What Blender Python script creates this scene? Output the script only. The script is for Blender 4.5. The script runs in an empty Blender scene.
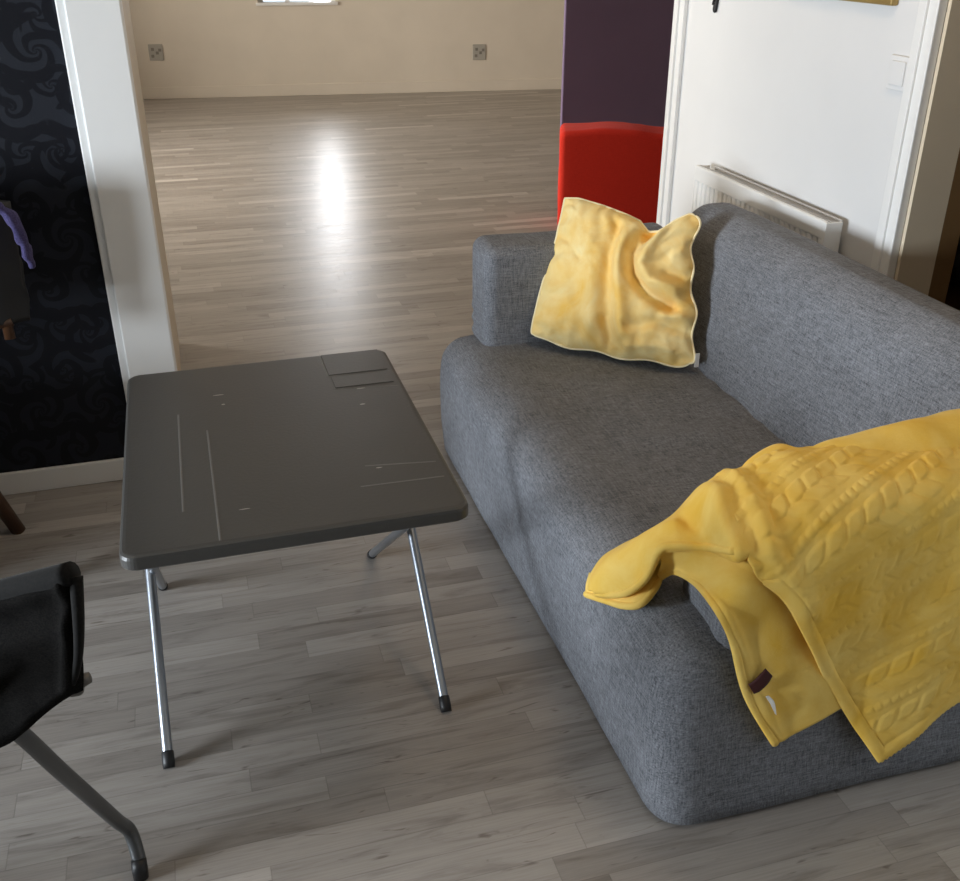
import bpy, bmesh, math, random
from mathutils import Vector, Matrix, noise

random.seed(7)
scn = bpy.context.scene
COL = scn.collection
PI = math.pi

# ------------------------------------------------------------------ materials
class NT:
    def __init__(s, name):
        s.m = bpy.data.materials.new(name); s.m.use_nodes = True
        s.t = s.m.node_tree; s.t.nodes.clear()
        s.out = s.t.nodes.new('ShaderNodeOutputMaterial')
        s.b = s.t.nodes.new('ShaderNodeBsdfPrincipled')
        s.t.links.new(s.b.outputs[0], s.out.inputs[0])
    def n(s, typ, **kw):
        nd = s.t.nodes.new(typ)
        for k, v in kw.items():
            if hasattr(nd, k) and k not in nd.inputs: setattr(nd, k, v)
            else: nd.inputs[k].default_value = v
        return nd
    def l(s, a, b): s.t.links.new(a, b)
    def math(s, op, a, b=None, c=None):
        nd = s.t.nodes.new('ShaderNodeMath'); nd.operation = op
        for i, v in enumerate((a, b, c)):
            if v is None: continue
            if isinstance(v, (int, float)): nd.inputs[i].default_value = v
            else: s.l(v, nd.inputs[i])
        return nd.outputs[0]
    def coords(s, kind='Object', scale=(1, 1, 1)):
        tc = s.n('ShaderNodeTexCoord'); mp = s.n('ShaderNodeMapping')
        mp.inputs['Scale'].default_value = scale
        s.l(tc.outputs[kind], mp.inputs[0]); return mp.outputs[0]
    def noise(s, vec, scale, detail=3, rough=0.5, dist=0.0):
        nd = s.n('ShaderNodeTexNoise'); s.l(vec, nd.inputs['Vector'])
        nd.inputs['Scale'].default_value = scale; nd.inputs['Detail'].default_value = detail
        nd.inputs['Roughness'].default_value = rough; nd.inputs['Distortion'].default_value = dist
        return nd.outputs[0]
    def ramp(s, fac, stops):
        nd = s.n('ShaderNodeValToRGB'); s.l(fac, nd.inputs[0])
        e = nd.color_ramp.elements
        while len(e) < len(stops): e.new(0.5)
        for i, (p, c) in enumerate(stops):
            e[i].position = p; e[i].color = (*c, 1) if len(c) == 3 else c
        return nd.outputs[0]
    def bump(s, h, strength=0.3, dist=0.01):
        nd = s.n('ShaderNodeBump'); nd.inputs['Strength'].default_value = strength
        nd.inputs['Distance'].default_value = dist
        s.l(h, nd.inputs['Height']); s.l(nd.outputs[0], s.b.inputs['Normal'])
    def mix(s, fac, a, b, mode='MIX'):
        nd = s.n('ShaderNodeMix'); nd.data_type = 'RGBA'; nd.blend_type = mode
        for sock, v in ((nd.inputs[0], fac), (nd.inputs[6], a), (nd.inputs[7], b)):
            if isinstance(v, (int, float)): sock.default_value = v
            elif isinstance(v, tuple): sock.default_value = (*v, 1)
            else: s.l(v, sock)
        return nd.outputs[2]
    def set(s, **kw):
        for k, v in kw.items():
            i = s.b.inputs[k.replace('_', ' ')]
            i.default_value = (*v, 1) if isinstance(v, tuple) else v

def paint(name, col, rough=0.5, var=0.06, bump=0.04, scale=40, metal=0.0, spec=0.5):
    k = NT(name); v = k.coords()
    f = k.noise(v, 3.0, 4)
    c0 = tuple(x * (1 - var) for x in col); c1 = tuple(min(1, x * (1 + var)) for x in col)
    k.l(k.ramp(f, [(0.3, c0), (0.7, c1)]), k.b.inputs['Base Color'])
    k.set(Roughness=rough, Metallic=metal)
    k.b.inputs['Specular IOR Level'].default_value = spec
    if bump: k.bump(k.noise(v, scale, 3), bump, 0.004)
    return k.m

def mat_floor():
    k = NT('laminate_planks'); tc = k.n('ShaderNodeTexCoord')
    sep = k.n('ShaderNodeSeparateXYZ'); k.l(tc.outputs['Object'], sep.inputs[0])
    X, Y = sep.outputs[0], sep.outputs[1]
    W, L = 0.066, 0.62
    ry = k.math('DIVIDE', Y, W); row = k.math('FLOOR', ry)
    wn = k.n('ShaderNodeTexWhiteNoise', noise_dimensions='1D'); k.l(row, wn.inputs['W'])
    cx = k.math('ADD', k.math('DIVIDE', X, L), k.math('MULTIPLY', wn.outputs[0], 7.3))
    colm = k.math('FLOOR', cx)
    cmb = k.n('ShaderNodeCombineXYZ'); k.l(row, cmb.inputs[0]); k.l(colm, cmb.inputs[1])
    w2 = k.n('ShaderNodeTexWhiteNoise', noise_dimensions='3D'); k.l(cmb.outputs[0], w2.inputs['Vector'])
    rnd = w2.outputs[0]
    # grain, stretched along the board, shifted per board
    off = k.n('ShaderNodeVectorMath', operation='SCALE'); k.l(w2.outputs[1], off.inputs[0]); off.inputs['Scale'].default_value = 9.0
    add = k.n('ShaderNodeVectorMath', operation='ADD'); k.l(tc.outputs['Object'], add.inputs[0]); k.l(off.outputs[0], add.inputs[1])
    mp = k.n('ShaderNodeMapping'); mp.inputs['Scale'].default_value = (1.3, 11, 1); k.l(add.outputs[0], mp.inputs[0])
    g1 = k.noise(mp.outputs[0], 2.2, 6, 0.62, 0.9)
    mp2 = k.n('ShaderNodeMapping'); mp2.inputs['Scale'].default_value = (2.5, 90, 1); k.l(add.outputs[0], mp2.inputs[0])
    g2 = k.noise(mp2.outputs[0], 3.0, 4, 0.6)
    mp3 = k.n('ShaderNodeMapping'); mp3.inputs['Scale'].default_value = (5.0, 26, 1); k.l(add.outputs[0], mp3.inputs[0])
    kn = k.noise(mp3.outputs[0], 1.7, 2, 0.5, 1.5)
    c = k.ramp(rnd, [(0.0, (0.285, 0.258, 0.234)), (0.35, (0.330, 0.302, 0.276)), (0.7, (0.365, 0.336, 0.308)), (0.93, (0.40, 0.368, 0.338)), (1.0, (0.53, 0.495, 0.46))])
    c = k.mix(0.85, c, k.ramp(g1, [(0.30, (0.62, 0.60, 0.58)), (0.48, (1, 1, 1)), (0.70, (1.12, 1.12, 1.11))]), 'MULTIPLY')
    c = k.mix(0.4, c, k.ramp(g2, [(0.35, (0.75, 0.74, 0.72)), (0.6, (1.08, 1.08, 1.08))]), 'MULTIPLY')
    c = k.mix(0.75, c, k.ramp(kn, [(0.24, (0.42, 0.38, 0.35)), (0.34, (1, 1, 1))]), 'MULTIPLY')
    # joints
    fy = k.math('FRACT', ry); fx = k.math('FRACT', cx)
    dy = k.math('MULTIPLY', k.math('MINIMUM', fy, k.math('SUBTRACT', 1.0, fy)), W)
    dx = k.math('MULTIPLY', k.math('MINIMUM', fx, k.math('SUBTRACT', 1.0, fx)), L)
    d = k.math('MINIMUM', dx, dy)
    j = k.n('ShaderNodeMapRange'); k.l(d, j.inputs[0]); j.inputs[1].default_value = 0.0; j.inputs[2].default_value = 0.0016
    c = k.mix(j.outputs[0], k.mix(0.35, c, (0.07, 0.06, 0.05)), c)
    k.l(c, k.b.inputs['Base Color'])
    r = k.n('ShaderNodeMapRange'); k.l(g1, r.inputs[0]); r.inputs[3].default_value = 0.29; r.inputs[4].default_value = 0.40
    k.l(r.outputs[0], k.b.inputs['Roughness'])
    h = k.math('ADD', k.math('MULTIPLY', g2, 0.5), k.math('MULTIPLY', j.outputs[0], 0.7))
    k.bump(h, 0.22, 0.0012)
    k.b.inputs['Specular IOR Level'].default_value = 0.5
    return k.m

def mat_wallpaper():
    k = NT('black_damask_wallpaper'); tc = k.n('ShaderNodeTexCoord')
    sep = k.n('ShaderNodeSeparateXYZ'); k.l(tc.outputs['Object'], sep.inputs[0])
    X, Z = sep.outputs[0], sep.outputs[2]
    nz = k.n('ShaderNodeTexNoise'); k.l(tc.outputs['Object'], nz.inputs['Vector']); nz.inputs['Scale'].default_value = 7.0
    wob = k.math('MULTIPLY', k.math('SUBTRACT', nz.outputs[0], 0.5), 0.05)
    masks = []
    for (px, pz, ox, oz, tw, kk, arms) in ((0.17, 0.26, 0.0, 0.0, 5.5, 1.0, 2.0), (0.17, 0.26, 0.085, 0.13, 7.0, -1.0, 3.0), (0.11, 0.17, 0.03, 0.06, 6.0, 1.0, 3.0)):
        a = k.math('PINGPONG', k.math('ADD', X, ox), px)
        b = k.math('PINGPONG', k.math('ADD', Z, oz), pz)
        a = k.math('ADD', k.math('SUBTRACT', a, px * 0.52), wob)
        b = k.math('ADD', k.math('SUBTRACT', b, pz * 0.48), wob)
        r = k.math('SQRT', k.math('ADD', k.math('MULTIPLY', a, a), k.math('MULTIPLY', b, b)))
        th = k.math('ARCTAN2', b, a)
        ph = k.math('ADD', k.math('MULTIPLY', th, arms * kk), k.math('MULTIPLY', k.math('LOGARITHM', k.math('ADD', r, 0.004), 2.718), tw))
        s = k.math('SINE', ph)
        fall = k.n('ShaderNodeMapRange'); k.l(r, fall.inputs[0]); fall.inputs[1].default_value = px * 0.75; fall.inputs[2].default_value = px * 0.45
        masks.append(k.math('MULTIPLY', k.math('ADD', k.math('MULTIPLY', s, 0.5), 0.5), fall.outputs[0]))
    m = k.math('MAXIMUM', k.math('MAXIMUM', masks[0], masks[1]), k.math('MULTIPLY', masks[2], 0.9))
    f = k.ramp(m, [(0.42, (0, 0, 0)), (0.55, (1, 1, 1))])
    edge = k.ramp(m, [(0.40, (0, 0, 0)), (0.48, (1, 1, 1)), (0.56, (0, 0, 0))])
    c = k.mix(f, (0.0105, 0.0125, 0.0185), (0.0035, 0.004, 0.007))
    c = k.mix(k.math('MULTIPLY', edge, 0.45), c, (0.018, 0.021, 0.028))
    k.l(c, k.b.inputs['Base Color'])
    rr = k.n('ShaderNodeMapRange'); k.l(f, rr.inputs[0]); rr.inputs[3].default_value = 0.62; rr.inputs[4].default_value = 0.5
    k.l(rr.outputs[0], k.b.inputs['Roughness'])
    k.b.inputs['Specular IOR Level'].default_value = 0.25
    k.bump(m, 0.15, 0.001)
    return k.m

def mat_fabric(name, dark, light, scale=1.0, bump=0.35):
    k = NT(name)
    a = k.noise(k.coords('Object', (26, 290, 290)), 1.1 * scale, 3, 0.65)
    b = k.noise(k.coords('Object', (290, 26, 290)), 1.1 * scale, 3, 0.65)
    c = k.noise(k.coords('Object', (290, 290, 26)), 1.1 * scale, 3, 0.65)
    big = k.noise(k.coords('Object'), 6.0, 4, 0.6)
    m = k.math('MULTIPLY', k.math('ADD', k.math('ADD', a, b), c), 0.3333)
    m = k.math('ADD', m, k.math('MULTIPLY', k.math('SUBTRACT', big, 0.5), 0.10))
    k.l(k.ramp(m, [(0.37, dark), (0.5, tuple((x + y) / 2 for x, y in zip(dark, light))), (0.64, light)]), k.b.inputs['Base Color'])
    k.set(Roughness=0.9); k.b.inputs['Specular IOR Level'].default_value = 0.15
    k.b.inputs['Sheen Weight'].default_value = 0.05; k.b.inputs['Sheen Roughness'].default_value = 0.5
    k.bump(m, bump, 0.002)
    return k.m

def mat_plush(name, dark, light, sheen=0.35, scale=1.0):
    k = NT(name); v = k.coords()
    f = k.noise(v, 9.0 * scale, 5, 0.6, 0.5); g = k.noise(v, 900.0, 2, 0.6); h = k.noise(v, 160.0, 3, 0.6)
    k.l(k.ramp(f, [(0.3, dark), (0.68, light)]), k.b.inputs['Base Color'])
    k.set(Roughness=0.95); k.b.inputs['Specular IOR Level'].default_value = 0.1
    k.b.inputs['Sheen Weight'].default_value = sheen; k.b.inputs['Sheen Roughness'].default_value = 0.35
    k.b.inputs['Sheen Tint'].default_value = (1.0, 0.86, 0.5, 1)
    k.bump(k.math('ADD', g, k.math('MULTIPLY', h, 1.5)), 0.25, 0.0022)
    return k.m

def mat_mesh(name):
    k = NT(name)
    w = k.n('ShaderNodeTexBrick'); k.l(k.coords('Object', (1, 1, 1)), w.inputs['Vector'])
    v = k.noise(k.coords('Object', (300, 300, 900)), 1.0, 2)
    k.l(k.ramp(v, [(0.35, (0.004, 0.004, 0.004)), (0.65, (0.012, 0.011, 0.010))]), k.b.inputs['Base Color'])
    k.set(Roughness=0.95); k.b.inputs['Specular IOR Level'].default_value = 0.04
    k.bump(v, 0.4, 0.002)
    return k.m

def mat_glass():
    k = NT('window_glass')
    tr = k.n('ShaderNodeBsdfTransparent'); gl = k.n('ShaderNodeBsdfGlossy'); gl.inputs['Roughness'].default_value = 0.02
    fr = k.n('ShaderNodeFresnel'); fr.inputs[0].default_value = 1.45
    mx = k.n('ShaderNodeMixShader'); k.l(fr.outputs[0], mx.inputs[0]); k.l(tr.outputs[0], mx.inputs[1]); k.l(gl.outputs[0], mx.inputs[2])
    k.l(mx.outputs[0], k.out.inputs[0])
    return k.m

M = {}
M['floor'] = mat_floor()
M['damask'] = mat_wallpaper()
M['white'] = paint('white_gloss_paint', (0.80, 0.80, 0.785), 0.45, 0.02, 0.03)
M['wallwhite'] = paint('white_wall_paint', (0.74, 0.74, 0.735), 0.6, 0.02, 0.06)
M['cream'] = paint('cream_wall_paint', (0.70, 0.64, 0.55), 0.75, 0.03, 0.08, 18)
M['creamtrim'] = paint('cream_trim_paint', (0.72, 0.66, 0.57), 0.5, 0.03, 0.03)
M['jamb'] = paint('beige_jamb_paint', (0.66, 0.57, 0.43), 0.6, 0.04, 0.05)
M['ceil'] = paint('ceiling_paint', (0.60, 0.54, 0.46), 0.9, 0.02, 0.0)
M['purple'] = paint('purple_wall_paint', (0.26, 0.20, 0.36), 0.7, 0.05, 0.05)
M['red'] = mat_fabric('red_upholstery', (0.72, 0.036, 0.022), (0.86, 0.052, 0.032), 1.0, 0.15)
M['sofa'] = mat_fabric('grey_melange_fabric', (0.062, 0.065, 0.073), (0.300, 0.312, 0.340))
M['pillow'] = mat_plush('yellow_velvet', (0.88, 0.55, 0.13), (0.93, 0.76, 0.38), 0.4, 0.8)
M['blanket'] = mat_plush('mustard_plush', (0.87, 0.53, 0.075), (0.95, 0.68, 0.19), 0.25)
M['piping'] = paint('pale_yellow_cord', (0.92, 0.80, 0.50), 0.8, 0.05, 0.1, 300)
M['redtag'] = paint('maroon_ribbon', (0.045, 0.004, 0.004), 0.7, 0.05, 0.1, 200)
M['whitetag'] = paint('white_satin_tag', (0.78, 0.76, 0.72), 0.5, 0.05, 0.02)
M['plastic'] = paint('dark_grey_plastic', (0.060, 0.058, 0.054), 0.42, 0.08, 0.10, 120)
M['seam'] = paint('worn_grey_plastic', (0.13, 0.128, 0.122), 0.45, 0.1, 0.05, 120)
M['scuff'] = paint('pale_scuff', (0.42, 0.40, 0.38), 0.5, 0.1, 0.02)
M['steel'] = paint('zinc_steel', (0.36, 0.39, 0.43), 0.36, 0.06, 0.02, 60, 0.9)
M['rubber'] = paint('black_rubber', (0.012, 0.012, 0.013), 0.5, 0.1, 0.03)
M['tube'] = paint('grey_powder_coat', (0.085, 0.088, 0.09), 0.42, 0.05, 0.02, 60, 0.3)
M['mesh'] = mat_mesh('black_sling_mesh')
M['cloth'] = mat_fabric('black_cloth', (0.004, 0.004, 0.004), (0.012, 0.011, 0.010), 1.0, 0.2)
M['knob'] = paint('brown_grey_plastic', (0.10, 0.09, 0.08), 0.45)
M['wood'] = paint('dark_stained_wood', (0.065, 0.028, 0.012), 0.4, 0.25, 0.06, 20)
M['brown'] = paint('brown_stained_trim', (0.19, 0.11, 0.045), 0.5, 0.12, 0.03, 20)
M['darkwall'] = paint('dark_brown_hall_paint', (0.10, 0.06, 0.03), 0.8, 0.08, 0.03)
M['violet'] = mat_fabric('violet_cloth', (0.022, 0.019, 0.055), (0.085, 0.073, 0.18), 1.0, 0.3)
M['black'] = paint('matt_black', (0.01, 0.01, 0.011), 0.6, 0.1, 0.03)
M['gold'] = paint('gold_frame', (0.36, 0.25, 0.09), 0.4, 0.2, 0.1, 60, 0.4)
M['art'] = paint('dark_print', (0.16, 0.16, 0.10), 0.4, 0.3, 0.0)
M['socket'] = paint('grey_socket_plastic', (0.40, 0.385, 0.345), 0.45, 0.04, 0.0)
M['socketdark'] = paint('socket_recess', (0.21, 0.195, 0.17), 0.5, 0.04, 0.0)
M['rad'] = paint('radiator_enamel', (0.80, 0.795, 0.77), 0.38, 0.02, 0.0)
M['grille'] = paint('radiator_grille', (0.60, 0.585, 0.56), 0.5, 0.05, 0.0)
M['glass'] = mat_glass()

# ------------------------------------------------------------------ mesh helpers
def link(name, bm, mat, parent=None, smooth=True, loc=None):
    me = bpy.data.meshes.new(name)
    bmesh.ops.recalc_face_normals(bm, faces=bm.faces)
    bm.to_mesh(me); bm.free()
    if mat: me.materials.append(mat)
    if smooth:
        for p in me.polygons: p.use_smooth = True
    o = bpy.data.objects.new(name, me); COL.objects.link(o)
    if parent: o.parent = parent
    if loc: o.location = loc
    return o
def tag(o, label, cat, group=None):
    o['label'] = label; o['category'] = cat
    if group: o['group'] = group
    return o
def thing(name, loc, label, cat, rz=0.0, group=None):
    o = bpy.data.objects.new(name, None); COL.objects.link(o)
    o.empty_display_size = 0.1; o.location = loc; o.rotation_euler = (0, 0, rz)
    return tag(o, label, cat, group)
def struct(o): o['kind'] = 'structure'; return o

def box(bm, lo, hi, bev=0.0, seg=2):
    lo = Vector(lo); hi = Vector(hi)
    r = bmesh.ops.create_cube(bm, size=1.0, matrix=Matrix.Translation((lo + hi) / 2) @ Matrix.Diagonal((*(hi - lo), 1)))
    vs = r['verts']
    if bev:
        es = list({e for v in vs for e in v.link_edges})
        bmesh.ops.bevel(bm, geom=es, offset=bev, segments=seg, affect='EDGES', profile=0.5)
def boxes(name, lst, mat, parent=None, bev=0.0, seg=2, loc=None):
    bm = bmesh.new()
    for lo, hi in lst: box(bm, lo, hi, bev, seg)
    return link(name, bm, mat, parent, smooth=False, loc=loc)
def smooth_path(pts, n=6):
    pts = [Vector(p) for p in pts]; out = []
    for i in range(len(pts) - 1):
        p0 = pts[max(i - 1, 0)]; p1 = pts[i]; p2 = pts[i + 1]; p3 = pts[min(i + 2, len(pts) - 1)]
        for j in range(n):
            t = j / n
            out.append(0.5 * ((2 * p1) + (p2 - p0) * t + (2 * p0 - 5 * p1 + 4 * p2 - p3) * t * t + (3 * p1 - p0 - 3 * p2 + p3) * t ** 3))
    out.append(pts[-1]); return out
def tube(bm, pts, r, seg=14, cap=True, flat=1.0):
    pts = [Vector(p) for p in pts]; rings = []
    up = Vector((0, 0, 1)); prev = None
    for i, p in enumerate(pts):
        d = (pts[min(i + 1, len(pts) - 1)] - pts[max(i - 1, 0)]).normalized()
        if prev is None:
            a = d.cross(up)
            if a.length < 1e-3: a = d.cross(Vector((1, 0, 0)))
        else:
            a = prev - d * prev.dot(d)
        a.normalize(); b = d.cross(a).normalized(); prev = a
        rr = r[i] if isinstance(r, (list, tuple)) else r
        rings.append([bm.verts.new(p + (a * math.cos(2 * PI * k / seg) + b * flat * math.sin(2 * PI * k / seg)) * rr) for k in range(seg)])
    for i in range(len(rings) - 1):
        for k in range(seg):
            bm.faces.new((rings[i][k], rings[i][(k + 1) % seg], rings[i + 1][(k + 1) % seg], rings[i + 1][k]))
    if cap:
        bm.faces.new(rings[0][::-1]); bm.faces.new(rings[-1])
def grid(bm, pts):
    vs = [[bm.verts.new(p) for p in row] for row in pts]
    for i in range(len(vs) - 1):
        for j in range(len(vs[0]) - 1):
            bm.faces.new((vs[i][j], vs[i][j + 1], vs[i + 1][j + 1], vs[i + 1][j]))
    return vs
def ss(a, b, x):
    t = min(1, max(0, (x - a) / (b - a))); return t * t * (3 - 2 * t)
def lerp(a, b, t): return a + (b - a) * t
def interp(tab, x):
    if x <= tab[0][0]: return tab[0][1]
    for (x0, y0), (x1, y1) in zip(tab, tab[1:]):
        if x <= x1: return y0 + (y1 - y0) * (x - x0) / (x1 - x0)
    return tab[-1][1]
def fbm(p, s, oct=3):
    v = 0; a = 1.0
    for i in range(oct):
        v += a * noise.noise(Vector(p) * s); s *= 2.1; a *= 0.5
    return v
def axis_pts(lo, hi, r, nr=6, nm=14):
    a = [lo + r * (1 - math.cos(PI / 2 * k / nr)) for k in range(nr)]
    b = [lo + r + (hi - lo - 2 * r) * k / nm for k in range(nm + 1)]
    c = [hi - r * (1 - math.cos(PI / 2 * k / nr)) for k in range(nr)][::-1]
    return a + b + c
def rbox(bm, lo, hi, r, warp=None, nr=6, nm=(14, 14, 14)):
    ax = [axis_pts(lo[i], hi[i], r, nr, nm[i]) for i in range(3)]
    n = [len(a) for a in ax]; cache = {}
    def V(i, j, k):
        key = (i, j, k)
        if key in cache: return cache[key]
        p = Vector((ax[0][i], ax[1][j], ax[2][k]))
        q = Vector([min(max(p[c], lo[c] + r), hi[c] - r) for c in range(3)])
        d = p - q
        if d.length > 1e-9: p = q + d.normalized() * r
        if warp: p = Vector(warp(p))
        cache[key] = bm.verts.new(p); return cache[key]
    for a, b, c in ((0, 1, 2), (1, 2, 0), (2, 0, 1)):
        for side in (0, n[c] - 1):
            for i in range(n[a] - 1):
                for j in range(n[b] - 1):
                    idx = []
                    for (u, v) in ((i, j), (i + 1, j), (i + 1, j + 1), (i, j + 1)):
                        t = [0, 0, 0]; t[a] = u; t[b] = v; t[c] = side; idx.append(V(*t))
                    bm.faces.new(idx)

# ------------------------------------------------------------------ the setting
XL, XR, H = -3.6, 1.8, 2.55
fl = struct(boxes('floor', [((-3.8, -1.7, -0.1), (5.4, 12.4, 0.0))], M['floor']))
struct(boxes('ceiling', [((-3.8, -1.7, H), (5.4, 12.4, H + 0.1))], M['ceil']))
# near-room outer wall with the big window that lights the sofa
WY0, WY1, WZ0, WZ1 = 0.70, 1.80, 0.35, 1.45
struct(boxes('wall_left', [((XL - 0.2, -1.7, 0), (XL, WY0, H)), ((XL - 0.2, WY1, 0), (XL, 3.05, H)),
      ((XL - 0.2, WY0, 0), (XL, WY1, WZ0)), ((XL - 0.2, WY0, WZ1), (XL, WY1, H))], M['damask']))
def window_x(name, x, y0, y1, z0, z1):
    f = 0.05
    w = struct(boxes(name, [((x - 0.08, y0, z0), (x - 0.02, y0 + f, z1)), ((x - 0.08, y1 - f, z0), (x - 0.02, y1, z1)),
        ((x - 0.08, y0, z0), (x - 0.02, y1, z0 + f)), ((x - 0.08, y0, z1 - f), (x - 0.02, y1, z1)),
        ((x - 0.08, (y0 + y1) / 2 - 0.03, z0), (x - 0.02, (y0 + y1) / 2 + 0.03, z1))], M['white']))
    boxes('window_sill', [((x - 0.1, y0, z0 - 0.03), (x + 0.12, y1, z0))], M['white'], w)
    boxes('pane', [((x - 0.052, y0 + f, z0 + f), (x - 0.048, y1 - f, z1 - f))], M['glass'], w)
window_x('window_2', XL, WY0, WY1, WZ0, WZ1)
struct(boxes('wall_behind', [((-3.8, -1.9, 0), (5.4, -1.7, H))], M['damask']))
# dark papered partition, its end trimmed in white
struct(boxes('wall_partition', [((-3.6, 3.05, 0), (-0.262, 4.22, H))], M['damask']))
struct(boxes('baseboard_left', [((XL, 3.035, 0), (-0.262, 3.05, 0.075))], M['white'], bev=0.003))
struct(boxes('wall_pier', [((-0.262, 3.05, 0), (-0.112, 4.222, H))], M['jamb']))
struct(boxes('trim_1', [((-0.262, 3.012, 0), (-0.098, 3.05, H))], M['white'], bev=0.004))
struct(boxes('trim_2', [((-0.240, 3.000, 0), (-0.100, 3.016, H))], M['white'], bev=0.004))
# right wall with radiator
JY = 2.175
struct(boxes('wall_right', [((XR, JY, 0), (XR + 0.11, 3.57, H))], M['wallwhite']))
struct(boxes('wall_right_near', [((XR, -1.7, 0), (XR + 0.11, 1.15, H))], M['wallwhite']))
struct(boxes('trim_3', [((XR - 0.016, 3.505, 0), (XR, 3.565, H)), ((XR - 0.024, 3.54, 0), (XR, 3.572, H))], M['white'], bev=0.003))
struct(boxes('trim_4', [((XR - 0.016, JY, 0), (XR, JY + 0.075, H)), ((XR - 0.024, JY + 0.045, 0), (XR, JY + 0.075, H)), ((XR - 0.026, JY, 0), (XR, JY + 0.014, H))], M['white'], bev=0.003))
struct(boxes('trim_5', [((XR, JY - 0.012, 0), (XR + 0.112, JY + 0.002, H))], M['jamb']))
struct(boxes('trim_6', [((XR + 0.11, JY - 0.012, 0), (XR + 0.175, JY + 0.05, H))], M['brown'], bev=0.003))
struct(boxes('baseboard_right', [((XR - 0.012, JY + 0.075, 0), (XR, 3.505, 0.08))], M['white'], bev=0.003))
# hallway behind the right wall
struct(boxes('wall_hall', [((XR + 0.11, 3.47, 0), (5.4, 3.57, H)), ((3.0, -1.7, 0), (3.1, 3.5, H))], M['darkwall']))
# far room
E0 = Vector((-0.232, 11.338, 0)); ang = math.atan2(10.811 - 11.338, 4.086 + 0.232)
S0, S1, FZ0, FZ1 = 1.185, 1.965, 0.900, 2.45
def far(name, lst, mat, parent=None, bev=0.0):
    o = boxes(name, lst, mat, parent, bev)
    if not parent: o.location = E0; o.rotation_euler = (0, 0, ang)
    return o
struct(far('wall_back', [((-3.4, 0, 0), (S0, 0.2, H)), ((S1, 0, 0), (5.9, 0.2, H)), ((S0, 0, 0), (S1, 0.2, FZ0)), ((S0, 0, FZ1), (S1, 0.2, H))], M['cream']))
struct(far('baseboard_back', [((-3.4, -0.016, 0), (5.9, 0, 0.115))], M['creamtrim'], bev=0.004))
w1 = struct(far('window_1', [((S0, 0.06, FZ0), (S0 + 0.05, 0.12, FZ1)), ((S1 - 0.05, 0.06, FZ0), (S1, 0.12, FZ1)), ((S0, 0.06, FZ0), (S1, 0.12, FZ0 + 0.006)), ((S0, 0.06, FZ1 - 0.05), (S1, 0.12, FZ1)),
     ((S0 + 0.27, 0.06, FZ0), (S0 + 0.32, 0.12, FZ1))], M['white']))
far('window_sill', [((S0 - 0.02, -0.03, FZ0 - 0.025), (S1 + 0.02, 0.06, FZ0 + 0.003))], M['white'], w1, 0.003)
far('pane', [((S0 + 0.05, 0.088, FZ0 + 0.006), (S1 - 0.05, 0.092, FZ1 - 0.05))], M['glass'], w1)
FY0, FY1 = 5.6, 9.2
struct(boxes('wall_far_left', [((-3.4, 4.22, 0), (-3.2, FY0, H)), ((-3.4, FY1, 0), (-3.2, 12.4, H)), ((-3.4, FY0, 0), (-3.2, FY1, 0.85)), ((-3.4, FY0, 2.25), (-3.2, FY1, H))], M['cream']))
window_x('window_3', -3.2, FY0, FY1, 0.85, 2.25)
struct(boxes('wall_far_right', [((5.2, 3.5, 0), (5.4, 12.4, H))], M['cream']))
struct(boxes('wall_purple', [((2.475, 6.50, 0), (5.2, 6.53, H))], M['purple'], bev=0.008))

# ------------------------------------------------------------------ wall sockets
def socket(s, z, label):
    t = thing('wall_socket', E0 + Vector((math.cos(ang) * s, math.sin(ang) * s, z)), label, 'socket', ang, 'sockets on the far wall')
    boxes('cover_plate', [((-0.07, -0.012, -0.078), (0.07, -0.001, 0.078))], M['socket'], t, 0.004)
    bm = bmesh.new()
    for (a, b) in ((-0.03, 0.03), (0.012, -0.005), (-0.035, -0.035), (0.04, 0.022)):
        box(bm, (a - 0.014, -0.015, b - 0.014), (a + 0.014, -0.011, b + 0.014), 0.002)
    link('outlet_face', bm, M['socketdark'], t, smooth=False)
socket(0.125, 0.45, 'smaller looking grey socket plate low on the far wall beside the white pier')
socket(3.45, 0.395, 'grey double socket plate low on the far wall nearer the purple wall')

# ------------------------------------------------------------------ red pouf
bm = bmesh.new()
def wp(p):
    x, y, z = p
    if z > 0.2: z += 0.016 * math.exp(-((x - 0.27) / 0.17) ** 2) - 0.012 * ss(0.42, 0.6, x) + 0.006 * fbm((x, y, z), 5)
    return (x + 0.006 * fbm((x, y + 3, z), 4), y, z)
rbox(bm, (0.0, 0.0, 0.0), (0.74, 0.30, 0.560), 0.035, wp)
pouf = link('pouf', bm, M['red'])
pouf.location = (2.076, 5.46, 0.0); pouf.rotation_euler = (0, 0, math.radians(-20))
tag(pouf, 'red upholstered pouf standing in front of the purple wall', 'pouf')

# ------------------------------------------------------------------ things on the right wall
t = thing('radiator', (XR, 2.80, 0), 'white panel radiator on the white wall behind the sofa', 'radiator')
RY0, RY1, RT, RB = -0.395, 0.395, 0.855, 0.20
bm = bmesh.new()
box(bm, (-0.078, RY0, RT - 0.055), (-0.062, RY1, RT), 0.006)
box(bm, (-0.078, RY0, RB), (-0.062, RY1, RB + 0.05), 0.006)
n = 27
for i in range(n):
    y = RY0 + (RY1 - RY0) * (i + 0.5) / n
    box(bm, (-0.076, y - 0.0115, RB + 0.04), (-0.064, y + 0.0115, RT - 0.045), 0.005)
box(bm, (-0.071, RY0 + 0.005, RB + 0.03), (-0.067, RY1 - 0.005, RT - 0.03))
link('front_panel', bm, M['rad'], t, smooth=False)
boxes('side_panel', [((-0.077, RY0 - 0.004, RB + 0.02), (-0.022, RY0 + 0.006, RT - 0.004))], M['rad'], t, 0.002)
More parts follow.
